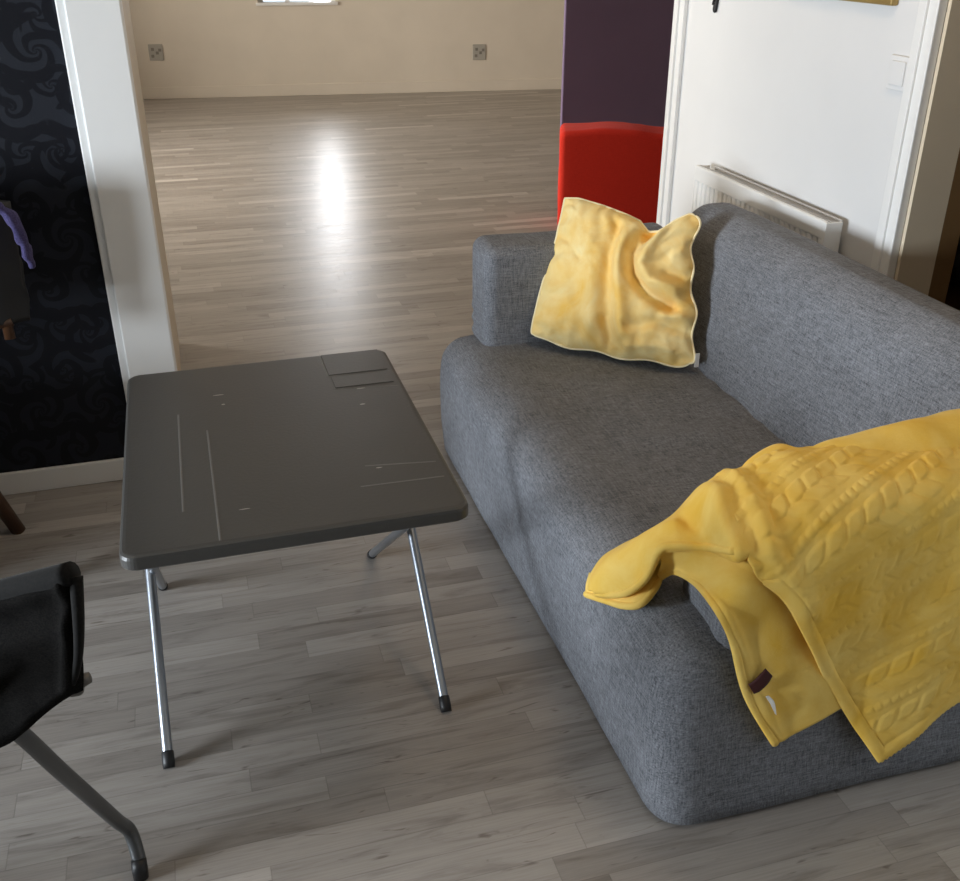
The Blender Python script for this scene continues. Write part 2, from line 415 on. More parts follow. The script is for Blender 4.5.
boxes('side_panel', [((-0.077, RY1 - 0.006, RB + 0.02), (-0.022, RY1 + 0.004, RT - 0.004))], M['rad'], t, 0.002)
bm = bmesh.new()
for i in range(60):
    y = RY0 + 0.012 + (RY1 - RY0 - 0.10) * i / 59
    box(bm, (-0.060, y - 0.002, RT - 0.012), (-0.026, y + 0.002, RT - 0.004))
box(bm, (-0.062, RY0, RT - 0.014), (-0.058, RY1, RT - 0.001)); box(bm, (-0.028, RY0, RT - 0.014), (-0.022, RY1 - 0.05, RT + 0.001))
link('top_grille', bm, M['grille'], t, smooth=False)
boxes('back_panel', [((-0.034, RY0 + 0.02, RB), (-0.024, RY1 - 0.02, RT - 0.02))], M['rad'], t)
for yy in (RY0 + 0.15, RY1 - 0.18):
    boxes('wall_bracket', [((-0.026, yy, RB + 0.1), (-0.001, yy + 0.03, RT - 0.08))], M['rad'], t)

for yy in (RY0 + 0.03, RY1 - 0.03):
    bm = bmesh.new(); tube(bm, [(-0.045, yy, 0.0), (-0.045, yy, RB + 0.02)], 0.008, 10); link('pipe', bm, M['rad'], t)

t = thing('light_switch', (XR, 2.298, 1.262), 'white rocker light switch on the white wall near the doorway', 'switch')
boxes('cover_plate', [((-0.010, -0.042, -0.042), (-0.0005, 0.042, 0.042))], M['wallwhite'], t, 0.003)
boxes('rocker', [((-0.015, -0.028, -0.030), (-0.009, 0.028, 0.030))], M['wallwhite'], t, 0.003)

t = thing('picture_frame', (XR, 2.60, 1.417), 'gold framed picture hanging high on the white wall', 'picture')
fw = 0.035; Wf, Hf = 0.245, 0.4
boxes('frame', [((-0.022, -Wf, 0), (0, Wf, fw)), ((-0.022, -Wf, Hf - fw), (0, Wf, Hf)), ((-0.022, -Wf, fw), (0, -Wf + fw, Hf - fw)), ((-0.022, Wf - fw, fw), (0, Wf, Hf - fw))], M['gold'], t, 0.005)
boxes('print', [((-0.012, -Wf + fw, fw), (-0.004, Wf - fw, Hf - fw))], M['art'], t)

# small black wall ornament of interlaced bars
t = thing('wall_ornament', (XR, 3.296, 1.36), 'small black curled metal ornament on the white wall above the radiator', 'ornament')
bm = bmesh.new()
tube(bm, smooth_path([(-0.006, 0.012, 0.06), (-0.006, -0.004, 0.04), (-0.006, 0.014, 0.012), (-0.006, 0.018, 0.0)]), 0.0045, 8)
tube(bm, smooth_path([(-0.006, -0.004, 0.06), (-0.006, -0.009, 0.03), (-0.006, -0.005, 0.0), (-0.006, -0.001, -0.018), (-0.006, 0.006, -0.012), (-0.006, 0.002, 0.004)]), 0.006, 8)
link('scroll', bm, M['black'], t)

# ------------------------------------------------------------------ hallway clutter seen through the doorway
t = thing('low_cabinet', (2.62, 2.98, 0), 'dark brown low cabinet in the hallway beyond the doorway', 'cabinet')
boxes('body', [((-0.30, -0.45, 0.03), (0.30, 0.45, 0.44))], M['wood'], t, 0.006)
boxes('top', [((-0.32, -0.47, 0.44), (0.32, 0.47, 0.465))], M['wood'], t, 0.006)
bm = bmesh.new(); rbox(bm, (2.50, 2.72, 0.478), (2.80, 3.02, 0.61), 0.05, lambda p: Vector(p) + Vector((0.02, 0.02, 0.012)) * fbm(p, 9), 4, (6, 6, 4))
tag(link('bag', bm, M['black']), 'black soft bag lying on the low hallway cabinet', 'bag')

# ------------------------------------------------------------------ sofa
SX0, SX1, SY0, SY1, SZ = 0.735, 1.655, 1.29, 3.0, 0.42
sofa = thing('sofa', (1.2, 2.15, 0), 'grey fabric two seat sofa with rounded back against the white wall', 'sofa')
OFF = Vector((1.2, 2.15, 0))
def sofa_part(name, lo, hi, r, warp=None, nm=(14, 14, 14), mat='sofa'):
    bm = bmesh.new(); rbox(bm, lo, hi, r, warp, 7, nm)
    bmesh.ops.translate(bm, verts=bm.verts, vec=-OFF)
    return link(name, bm, M[mat], sofa)
def w_base(p):
    x, y, z = p
    if z < 0.012: z = 0.012
    y -= 0.055 * ss(1.50, 1.31, y) * max(0, 1 - z / 0.42)
    # rounder front lip, slight belly and wrinkles in the cover
    f = ss(0.9, 0.735, x)
    if z > 0.3: z -= 0.016 * ss(0.88, 0.74, x)
    x -= 0.012 * math.sin(min(1, max(0, z / 0.4)) * PI) * f
    mid = math.sin((y - SY0) / (SY1 - SY0) * PI)
    if z > 0.40: z -= 0.012 * mid * ss(0.75, 1.0, x); z += 0.0035 * math.sin(y * 46 + 4 * noise.noise(Vector((x * 5, y * 5, 0)))) * ss(0.95, 1.05, x) * mid + 0.006 * noise.noise(Vector((x * 4, y * 9, 1)))
    x += 0.003 * noise.noise(Vector((x * 3, y * 5, z * 9))) * f
    y += 0.004 * noise.noise(Vector((x * 4, y * 2, z * 5)))
    return (x, y, z)
def base_clip(p): return w_base((p[0], p[1], p[2]))
sofa_part('seat_base', (SX0, SY0, -0.062), (SX1, SY1, SZ), 0.075, base_clip, (20, 40, 10))
def w_back(p):
    x, y, z = p
    k = (z - 0.40) / 0.43
    x += 0.085 * k * ss(1.65, 1.43, x)          # reclined front face
    y += 0.004 * noise.noise(Vector((x * 4, y * 3, z * 5)))
    # the far end slumps towards its top
    y -= 0.02 * ss(2.65, 2.87, y) * ss(0.55, 0.83, z)
    z -= 0.008 * ss(2.60, 2.87, y) * ss(0.6, 0.83, z)
    x += 0.003 * noise.noise(Vector((x * 6, y * 4, z * 6)))
    return (x, y, z)
sofa_part('backrest', (1.408, SY0 + 0.005, 0.30), (1.69, 2.875, 0.835), 0.088, w_back, (10, 34, 14))
def w_farm(p):
    x, y, z = p
    y += 0.004 * noise.noise(Vector((x * 5, y * 5, z * 6)))
    z += 0.004 * noise.noise(Vector((x * 5, y * 5, 3)))
    if z < 0.52: x += 0.004 * math.sin(z * 160) * ss(0.9, 0.85, x); y += 0.003 * math.sin(z * 120 + x * 20) * ss(2.86, 2.82, y)
    return (x, y, z)
sofa_part('armrest', (0.845, 2.815, 0.36), (1.50, 3.0, 0.73), 0.04, w_farm)
def arm_top(x): return 0.655 - 0.065 * ss(1.02, 0.84, x)
def w_narm(p):
    x, y, z = p
    k = max(0, (z - 0.42) / 0.28)
    z = z - (0.700 - arm_top(x)) * k
    return (x, y + 0.003 * noise.noise(Vector((x * 5, 2, z * 6))), z)
sofa_part('armrest', (0.85, SY0 + 0.004, 0.36), (1.50, 1.49, 0.700), 0.04, w_narm)

# ------------------------------------------------------------------ pillow
def seg_dist(p, pl):
    best = 9; 
    for a, b in zip(pl, pl[1:]):
        a = Vector(a); b = Vector(b); d = b - a
        t = min(1, max(0, (p - a).dot(d) / d.length_squared)); best = min(best, (p - a - d * t).length)
    return best
BL = Vector((0.975, 2.775, 0.452)); BR = Vector((1.372, 2.440, 0.437)); TL = Vector((1.122, 2.868, 0.842)); TR = Vector((1.428, 2.590, 0.856))
nrm = (BR - BL).cross(TL - BL).normalized()
if nrm.y > 0: nrm = -nrm
LEFT = [BL, lerp(BL, TL, 0.33) + Vector((-0.006, 0, 0)), lerp(BL, TL, 0.72) + Vector((-0.004, 0, 0)), TL + Vector((-0.008, 0.004, 0.012))]
RIGHT = [BR, lerp(BR, TR, 0.35) + Vector((-0.004, 0.0, 0)), lerp(BR, TR, 0.7) + Vector((-0.022, 0, 0)), TR]
LEFT = smooth_path(LEFT, 20); RIGHT = smooth_path(RIGHT, 20)
NP = 110
def at(path, t):
    f = t * (len(path) - 1); i = min(int(f), len(path) - 2); return path[i].lerp(path[i + 1], f - i)
def pil_edge_drop(u):   # silhouette of the top edge: sags before the right-hand ear
    return interp([(0, 0), (0.1, -0.004), (0.3, 0.010), (0.5, 0.030), (0.60, 0.044), (0.68, 0.072), (0.75, 0.066), (0.85, 0.028), (0.93, 0.004), (1, 0)], u)
FOLDS = [([(0.76, 1.02), (0.66, 0.88), (0.60, 0.72), (0.62, 0.55), (0.72, 0.42), (0.86, 0.36)], 0.040, -0.040),
         ([(0.80, 0.98), (0.74, 0.82), (0.70, 0.66), (0.76, 0.52), (0.90, 0.46)], 0.05, 0.026),
         ([(0.62, 1.0), (0.54, 0.8), (0.52, 0.6), (0.56, 0.4), (0.60, 0.18)], 0.05, 0.022),
         ([(0.47, 0.86), (0.455, 0.6), (0.47, 0.35), (0.53, 0.12)], 0.045, -0.020),
         ([(0.30, 0.7), (0.36, 0.45), (0.40, 0.2)], 0.06, 0.012),
         ([(0.02, 0.70), (0.13, 0.66), (0.25, 0.58)], 0.022, -0.008),
         ([(0.62, 0.22), (0.78, 0.26), (0.97, 0.22)], 0.03, -0.014),
         ([(0.62, 0.10), (0.80, 0.13), (0.97, 0.10)], 0.03, 0.010),
         ([(0.84, 0.30), (0.99, 0.32)], 0.028, 0.015), ([(0.86, 0.57), (1.0, 0.50)], 0.030, -0.012), ([(0.9, 0.7), (1.0, 0.72)], 0.03, 0.012),
         ([(0.50, 0.0), (0.50, 0.14), (0.46, 0.24)], 0.025, -0.012), ([(0.22, 0.02), (0.24, 0.16)], 0.03, -0.006)]
def pil(u, v, side):
    v2 = v
    a = at(LEFT, v2); b = at(RIGHT, v2); p = a.lerp(b, u)
    # bottom edge sags a little to the seat, top edge dips
    up = (TL - BL).normalized()
    p = p - up * pil_edge_drop(u) * ss(0.35, 1.0, v)
    p = p + Vector((0, 0, -0.010)) * math.sin(u * PI) * (1 - v) ** 3
    cr = (abs(2 * u - 1) * abs(2 * v - 1)) ** 12
    p = p + ((BL + BR + TL + TR) / 4 - p).normalized() * 0.020 * cr * (0.0 if (u < 0.5 and v > 0.5) else 0.8)
    p = p + (BR - BL).normalized() * 0.007 * math.sin(v * 23) * ss(0.93, 1.0, u) + up * 0.005 * math.sin(u * 19) * ss(0.07, 0.0, v)
    e = max(0.0, (1 - (2 * u - 1) ** 4) * (1 - (2 * v - 1) ** 4))
    th = 0.060 * e ** 0.85
    d = th * side
    if side > 0:
        q = Vector((u, v)); em = min(1, e * 2.2 + 0.12)
        for pl, w, am in FOLDS:
            dd = seg_dist(q, pl); d += am * math.exp(-(dd / w) ** 2) * em
        d += 0.005 * fbm((u * 3, v * 3, 0.3), 2.2) * em
        edge = ss(0.30, 0.02, min(u, 1 - u, v, 1 - v))
        d += edge * 0.0045 * math.sin((u if min(v, 1 - v) < min(u, 1 - u) else v) * 52 + 3 * noise.noise(Vector((u * 6, v * 6, 2)))) * min(1, e * 6)
        d += 0.006 * noise.noise(Vector((u * 9 + v * 3, v * 5, 7))) * em
    else: d *= 0.75
    return p + nrm * d
bm = bmesh.new()
front = [[pil(i / NP, j / NP, 1) for i in range(NP + 1)] for j in range(NP + 1)]
nb = 40
grid(bm, front)
back = [[pil(i / NP, j / NP, -1) for i in range(NP + 1)] for j in range(NP + 1)]
grid(bm, back)
bmesh.ops.remove_doubles(bm, verts=bm.verts, dist=0.0006)
PB = (BL + BR) / 2
pillow = thing('throw_pillow', PB, 'square yellow velvet pillow leaning in the far corner of the grey sofa', 'pillow')
for v in bm.verts: v.co -= PB
link('cover', bm, M['pillow'], pillow)
bm = bmesh.new()
ring = [front[0][i] for i in range(0, NP + 1, 2)] + [front[j][NP] for j in range(2, NP + 1, 2)] + [front[NP][i] for i in range(NP - 2, -1, -2)] + [front[j][0] for j in range(NP - 2, -1, -2)]
wav = []
for i, p in enumerate(ring):
    wav.append(p + nrm * 0.004 * noise.noise(p * 30) - PB)
tube(bm, wav, 0.0037, 8)
link('piping', bm, M['piping'], pillow)
bm = bmesh.new()
p = at(RIGHT, 0.07) - PB
box(bm, p + Vector((0.002, -0.008, -0.022)), p + Vector((0.016, -0.005, 0.022)), 0.001)
o = link('care_tag', bm, M['whitetag'], pillow, smooth=False); o['label'] = 'small white fabric tag'

# ------------------------------------------------------------------ blanket
PROF = smooth_path([(0, 1.555, 0.50), (0, 1.535, 0.60), (0, 1.515, 0.655), (0, 1.47, 0.684), (0, 1.40, 0.692), (0, 1.33, 0.684), (0, 1.283, 0.655), (0, 1.262, 0.60), (0, 1.252, 0.46), (0, 1.237, 0.25), (0, 1.208, 0.02)], 12)
acc = [0.0]
for a, b in zip(PROF, PROF[1:]): acc.append(acc[-1] + (b - a).length)
AT = acc[-1]
def prof(a):
    a = min(max(a, 0), AT)
    lo, hi = 0, len(acc) - 1
    while hi - lo > 1:
        m = (lo + hi) // 2
        if acc[m] <= a: lo = m
        else: hi = m
    return PROF[lo].lerp(PROF[hi], (a - acc[lo]) / (acc[hi] - acc[lo]))
def hemX(z, y):
    if y > 1.283: return 0.866 + 0.035 * ss(1.283, 1.50, y)
    return 0.866 + (0.655 - z) * 0.59 - 0.012 * math.sin(PI * min(1, (0.655 - z) / 0.6))
def zbot(x): return 0.092 + (x - 1.172) * 0.524
XE = 1.66
def flatX(u, a):
    P = prof(a); x0 = hemX(P.z, P.y)
    return lerp(x0, XE, u)
PHI = math.radians(24)
def cable(x, a):
    s = x * math.cos(PHI) - a * math.sin(PHI); t = x * math.sin(PHI) + a * math.cos(PHI)
    P = 0.116; tt = (t + 0.03) / P; c = math.floor(tt); w = (tt - c - 0.5) * P
    h = 0.0; HW = 0.034
    if abs(w) < HW:      # leaf braid: full ovals on one side, long flat leaves on the other
        q = abs(w) / HW
        f = s / 0.047 + (0.5 if w > 0 else 0.0) - q * 0.55 + 0.37 * c; f -= math.floor(f)
        edge = min(f, 1 - f) / 0.5
        lobe = ss(0.0, 0.42, edge * (0.35 + 0.65 * math.sin(PI * min(1, q * 1.02)) ** 0.6))
        h = lobe * ss(1.0, 0.86, q) * (1.0 if w < 0 else 0.6)
    else:
        w2 = abs(w) - P / 2
        if abs(w2) < 0.0085:  # bead rope
            f = s / 0.0185 + w2 * 30; f -= math.floor(f)
            h = 0.9 * max(0, math.sin(PI * f)) ** 0.5 * max(0, 1 - (w2 / 0.0085) ** 2) ** 0.5
    return h
NU, NV = 300, 330
bm = bmesh.new()
cols = []
for i in range(NU + 1):
    u = i / NU
    lo, hi = 0.2, AT
    for _ in range(26):
        m = (lo + hi) / 2; P = prof(m)
        if P.z < zbot(flatX(u, m)) and P.y < 1.3: hi = m
        else: lo = m
    amax = lo
    col = []
    for j in range(NV + 1):
        a = amax * j / NV
        P = prof(a); x = flatX(u, a)
        P2 = prof(a + 0.002); P1 = prof(a - 0.002); dd = (P2 - P1).normalized()
        nv = Vector((0, dd.z, -dd.y))      # outward: up on the top, -Y on the end
        if nv.y > 0 and P.y < 1.4: nv = -nv
        if P.y >= 1.4 and nv.z < 0: nv = -nv
        top = ss(1.25, 1.30, P.y)
        z = P.z - 0.058 * ss(1.06, 0.84, x) * ss(0.50, 0.64, P.z)
        p = Vector((x, P.y, z))
        dl = (x - hemX(P.z, P.y)) * 0.82; db = (amax - a) * 0.86
        on_end = ss(0.66, 0.60, P.z)
        hemd = min(db, dl + 0.2 * (1 - on_end))
        h = 0.0034 * cable(x, a) * ss(0.022, 0.032, hemd) * (1.0 - 0.4 * on_end)
        if hemd < 0.023: h += 0.004 * math.sqrt(max(0, math.sin(PI * max(0, hemd) / 0.023))) 
        wr = 0.011 * noise.noise(Vector((x * 5.5, a * 5.5, 0.7))) + 0.006 * noise.noise(Vector((x * 13, a * 11, 3.1)))
        wr += 0.018 * math.exp(-((dl - 0.03) / 0.02) ** 2) * ss(0.30, 0.22, abs(a - 0.33)) * 0.6
        # gentle vertical fall folds on the end
        wr += on_end * 0.008 * math.sin(x * 17 + a * 6)
        p += nv * (h + max(-0.006, wr) + 0.004 + 0.005 * math.cos(dl * 170) * math.exp(-dl / 0.045) * ss(0.62, 0.66, P.z) * ss(1.52, 1.44, P.y))
        if j == NV: p.z += 0.003 * math.sin(i * 0.8)
        col.append(p)
    cols.append(col)
grid(bm, cols)
def catgrid(rows, nu, nv):
    R = [smooth_path(r, nu) for r in rows]
    C = [smooth_path([r[i] for r in R], nv) for i in range(len(R[0]))]
    return C
def add_patch(rows, nu=14, nv=14, amp=0.004, seed=0.0):
    C = catgrid(rows, nu, nv)
    for c in C:
        for k, p in enumerate(c):
            c[k] = p + Vector((noise.noise(p * 14 + Vector((seed, 0, 0))), noise.noise(p * 14 + Vector((0, seed, 5))), noise.noise(p * 14 + Vector((3, 0, seed))))) * amp
    grid(bm, C); return C
# the corner that slides off the arm front onto the seat lip
S = [(.965, 1.495, .642), (.850, 1.490, .590), (.826, 1.50, .560), (.796, 1.578, .472), (.741, 1.575, .450), (.702, 1.570, .405), (.692, 1.562, .377)]
Lp = [(.880, 1.274, .572), (.835, 1.36, .585), (.793, 1.40, .572), (.770, 1.42, .554), (.757, 1.44, .482), (.726, 1.463, .434), (.700, 1.535, .388)]
def addv(p, q): return tuple(a + b for a, b in zip(p, q))
hid = [addv(p, (0.02, 0.05, -0.035)) for p in S]
hid2 = [addv(p, (0.05, 0.06, -0.075)) for p in S]
mid1 = [tuple(lerp(a, b, 0.4) + c for a, b, c in zip(s, l, (-.004, 0, 0.020 if 1 < i < 6 else 0.004))) for i, (s, l) in enumerate(zip(S, Lp))]
mid2 = [tuple(lerp(a, b, 0.78) + c for a, b, c in zip(s, l, (-.004, -.004, 0.010))) for s, l in zip(S, Lp)]
tuck = [addv(p, (0.006, 0.006, -0.012)) for p in Lp]
tuck2 = [addv(p, (0.016, 0.03, -0.016)) for p in Lp]
def edge_at(y):
    best = min(cols[0], key=lambda p: abs(p.y - y) + (0 if p.z > 0.5 else 9)); return best
def edge_pair(y, off=(0, 0, 0)):
    e = edge_at(y) + Vector(off); q = min(cols[8], key=lambda p: (p - e).length)
    d = (e - q).normalized(); return [tuple(e + Vector((0.012, 0, -0.0015))), tuple(e + d * 0.022 + Vector((0, 0, -0.002)))]
ROWS = []
for row, y, off in ((hid, 1.525, (0, 0, 0)), (S, 1.50, (0, 0, 0)), (mid1, 1.43, (0, 0, 0)), (mid2, 1.345, (0, 0, 0)), (Lp, 1.288, (0, 0, 0)), (tuck, 1.288, (0.004, 0.006, -0.014)), (tuck2, 1.288, (0.014, 0.03, -0.022))):
    ROWS.append(edge_pair(y, off) + row[1:])
add_patch(ROWS, 12, 8, 0.006, 1.0)
# its lower lip, resting on the seat
D = [(.700, 1.588, .350), (.716, 1.52, .378), (.728, 1.462, .404), (.748, 1.435, .424), (.785, 1.452, .445), (.806, 1.478, .452)]
add_patch([[addv(p, (0.03, 0.06, 0.005)) for p in D], [addv(p, (0.006, 0.018, 0.013)) for p in D], D, [addv(p, (0.012, 0.02, -0.010)) for p in D]], 10, 6, 0.002, 2.0)
# lower layer hanging beneath, down the sofa end
Lh = [(.797, 1.47, .452), (.810, 1.438, .486), (.820, 1.372, .503), (.815, 1.275, .508), (.849, 1.268, .438), (.886, 1.254, .315), (.957, 1.240, .186)]
Rr = [(.775, 1.43, .548), (.795, 1.41, .566), (.850, 1.36, .580), (.895, 1.284, .588), (.990, 1.266, .500), (1.08, 1.260, .400), (1.14, 1.246, .255)]
Rw = [(.80, 1.44, .545), (.83, 1.42, .580), (.90, 1.36, .600), (.96, 1.282, .575), (1.06, 1.268, .500), (1.15, 1.264, .420), (1.22, 1.250, .305)]
def mx(a, b, t, c=(0, 0, 0)): return [tuple(lerp(x, y, t) + d for x, y, d in zip(p, q, c)) for p, q in zip(a, b)]
add_patch([Lh, mx(Lh, Rr, 0.10, (0, -.007, .002)), mx(Lh, Rr, 0.22, (0, -.002, 0)), mx(Lh, Rr, 0.5, (0, -.008, .004)), mx(Lh, Rr, 0.8, (0, -.004, 0)), Rr, Rw], 14, 8, 0.004, 4.0)
# smooth reverse side folded over along the inner edge, and a small pleat on the seat side
bk = []
for (dy, dz) in ((0.075, -0.12), (0.055, -0.03), (0.015, 0.026), (-0.035, 0.034), (-0.075, 0.016), (-0.085, -0.004)):
    bk.append([(1.105 + 0.02 * (dy < 0), 1.485 + dy * 0.25, 0.672 + dz * 0.25), (1.16, 1.480 + dy * 0.5, 0.678 + dz * 0.5), (1.25, 1.468 + dy * 0.9, 0.686 + dz * 0.8), (1.36, 1.462 + dy, 0.694 + dz), (1.46, 1.462 + dy, 0.702 + dz * 1.1), (1.62, 1.45 + dy, 0.74 + dz)])
add_patch(bk, 12, 8, 0.006, 6.0)
pl = []
for (dy, dz) in ((0.07, -0.10), (0.055, -0.02), (0.03, 0.010), (0.0, 0.008), (-0.03, -0.004)):
    pl.append([(0.96, 1.480 + dy * 0.3, 0.645 + dz * 0.3), (1.01, 1.49 + dy * 0.7, 0.660 + dz * 0.7), (1.06, 1.495 + dy, 0.668 + dz), (1.10, 1.492 + dy * .8, 0.664 + dz), (1.15, 1.49 + dy * 1.1, 0.654 + dz * 1.2), (1.20, 1.49 + dy * .5, 0.650 + dz * .5)])
add_patch(pl, 10, 8, 0.007, 8.0)
tube(bm, smooth_path([ROWS[4][1]] + Lp[1:], 8), 0.006, 8, True, 0.8)
tube(bm, smooth_path(D, 8), 0.006, 8, True, 0.8)
tube(bm, smooth_path([addv(p, (0.004, -0.002, 0.001)) for p in Lh], 10), 0.006, 8, True, 0.7)
BO = Vector((1.2, 1.30, 0.72))
for v in bm.verts: v.co -= BO
blanket = link('blanket', bm, M['blanket'])
blanket.location = BO
tag(blanket, 'mustard yellow cable textured plush blanket thrown over the near arm of the grey sofa', 'blanket')
sol = blanket.modifiers.new('thickness', 'SOLIDIFY'); sol.thickness = 0.007; sol.offset = 0.0
bm = bmesh.new()
C = catgrid([[(.885, 1.245, .345), (.893, 1.242, .352), (.905, 1.240, .368), (.915, 1.241, .378)], [(.898, 1.242, .322), (.908, 1.238, .330), (.922, 1.237, .346), (.930, 1.239, .360)]], 6, 4)
grid(bm, C)
for v in bm.verts: v.co -= BO
o = link('brand_loop', bm, M['redtag'], blanket); o.name = 'ribbon_loop'; o['label'] = 'dark maroon ribbon loop on the hem'
o.modifiers.new('thickness', 'SOLIDIFY').thickness = 0.003
bm = bmesh.new()
grid(bm, catgrid([[(.922, 1.238, .312), (.932, 1.236, .296), (.946, 1.234, .268)], [(.928, 1.238, .314), (.940, 1.233, .298), (.950, 1.234, .264)]], 6, 4))
for v in bm.verts: v.co -= BO
o = link('care_tag', bm, M['whitetag'], blanket); o['label'] = 'crumpled translucent white care tag'
o.modifiers.new('thickness', 'SOLIDIFY').thickness = 0.0015

# ------------------------------------------------------------------ folding table
TC = Vector((0.118, 2.02, 0)); TZ = 0.60
table = thing('folding_table', TC, 'dark grey plastic folding camping table with crossed steel legs', 'table')
x0, x1, y0, y1 = -0.200 - TC.x, 0.453 - TC.x, 1.600 - TC.y, 2.452 - TC.y
def rrect(x0, x1, y0, y1, r, n=8):
    pts = []
    for cx, cy, a0 in ((x1 - r, y1 - r, 0), (x0 + r, y1 - r, 90), (x0 + r, y0 + r, 180), (x1 - r, y0 + r, 270)):
        for k in range(n + 1):
            a = math.radians(a0 + 90 * k / n); pts.append((cx + r * math.cos(a), cy + r * math.sin(a)))
    return pts
bm = bmesh.new()
loops = []
for ins, z in ((0.012, TZ - 0.030), (0.004, TZ - 0.032), (0.0, TZ - 0.028), (0.0, TZ - 0.010), (0.002, TZ - 0.004), (0.006, TZ - 0.001), (0.012, TZ)):
    loops.append([bm.verts.new((x, y, z)) for x, y in rrect(x0 + ins, x1 - ins, y0 + ins, y1 - ins, 0.03 - ins * 0.5)])
for a, b in zip(loops, loops[1:]):
    for k in range(len(a)): bm.faces.new((a[k], a[(k + 1) % len(a)], b[(k + 1) % len(a)], b[k]))
bm.faces.new(loops[-1]); bm.faces.new(loops[0][::-1])
link('table_top', bm, M['plastic'], table, smooth=False)
for xa, ya, xb, yb in ((-0.083, 2.18, -0.084, 1.735), (-0.023, 2.08, -0.022, 1.612), (0.284, 1.818, 0.43, 1.796), (0.26, 1.735, 0.431, 1.73),
        (0.279, 2.44, 0.281, 2.305), (0.279, 2.305, 0.437, 2.294) , (0.285, 2.222, 0.437, 2.200)):
    bm = bmesh.new(); w, h = 0.0022, 0.0007
    a = Vector((xa - TC.x, ya - TC.y, TZ)); b = Vector((xb - TC.x, yb - TC.y, TZ)); d = (b - a).normalized(); n2 = Vector((-d.y, d.x, 0)) * w
    up = Vector((0, 0, h)); v = [bm.verts.new(q) for q in (a - n2, b - n2, b + up, a + up, a + n2, b + n2)]
    bm.faces.new((v[0], v[1], v[2], v[3])); bm.faces.new((v[3], v[2], v[5], v[4]))
    link('moulded_seam', bm, M['seam'], table, smooth=False)
bm = bmesh.new()
box(bm, (0.283 - TC.x, 2.306 - TC.y, TZ - 0.001), (0.432 - TC.x, 2.442 - TC.y, TZ + 0.0018), 0.001)
link('catch_plate', bm, M['plastic'], table, smooth=False)
bm = bmesh.new()
box(bm, (0.287 - TC.x, 2.226 - TC.y, TZ - 0.001), (0.432 - TC.x, 2.292 - TC.y, TZ + 0.0015), 0.0006)
link('catch_plate', bm, M['plastic'], table, smooth=False)
for (x, y, w, h) in ((0.012, 2.262, 0.012, 0.002), (0.02, 2.205, 0.004, 0.003), (0.345, 2.205, 0.010, 0.002), (0.333, 2.115, 0.006, 0.003), (0.03, 1.71, 0.010, 0.0015), (0.31, 1.80, 0.006, 0.002), (0.32, 2.37, 0.02, 0.0008)):
    bm = bmesh.new(); c = Vector((x - TC.x, y - TC.y, TZ + 0.0016)); vs = [bm.verts.new(c + Vector((w * math.cos(k * PI / 5) * (1 + 0.3 * random.random()), h * math.sin(k * PI / 5), 0))) for k in range(10)]
    bm.faces.new(vs)
    link('scuff_mark', bm, M['scuff'], table, smooth=False)
LEGS = [((-.193, 1.70, 0), (-.188, 2.36, .566)), ((.419, 1.70, 0), (.424, 2.36, .566)), ((-.198, 2.389, 0), (-.165, 1.69, .566)), ((.374, 2.381, 0), (.398, 1.69, .566))]
for a, b in LEGS:
    a = Vector(a) - TC; b = Vector(b) - TC; d = (b - a).normalized()
    bm = bmesh.new(); tube(bm, [a + d * 0.014, a + d * 0.02, a.lerp(b, 0.5), b], 0.0112, 16)
    lg = link('leg', bm, M['steel'], table)
    bm = bmesh.new(); tube(bm, [Vector((a.x, a.y, 0.0)) , a + d * 0.012, a + d * 0.034, a + d * 0.036], [0.0122, 0.0132, 0.0130, 0.0113], 16)
    o = link('foot_cap', bm, M['rubber'], lg); o['label'] = 'black rubber foot cap'
for i, j, t in ((0, 1, 0.93), (2, 3, 0.93)):
    bm = bmesh.new()
    tube(bm, [Vector(LEGS[i][0]).lerp(Vector(LEGS[i][1]), t) - TC, Vector(LEGS[j][0]).lerp(Vector(LEGS[j][1]), t) - TC], 0.009, 12)
    link('crossbar', bm, M['steel'], table)

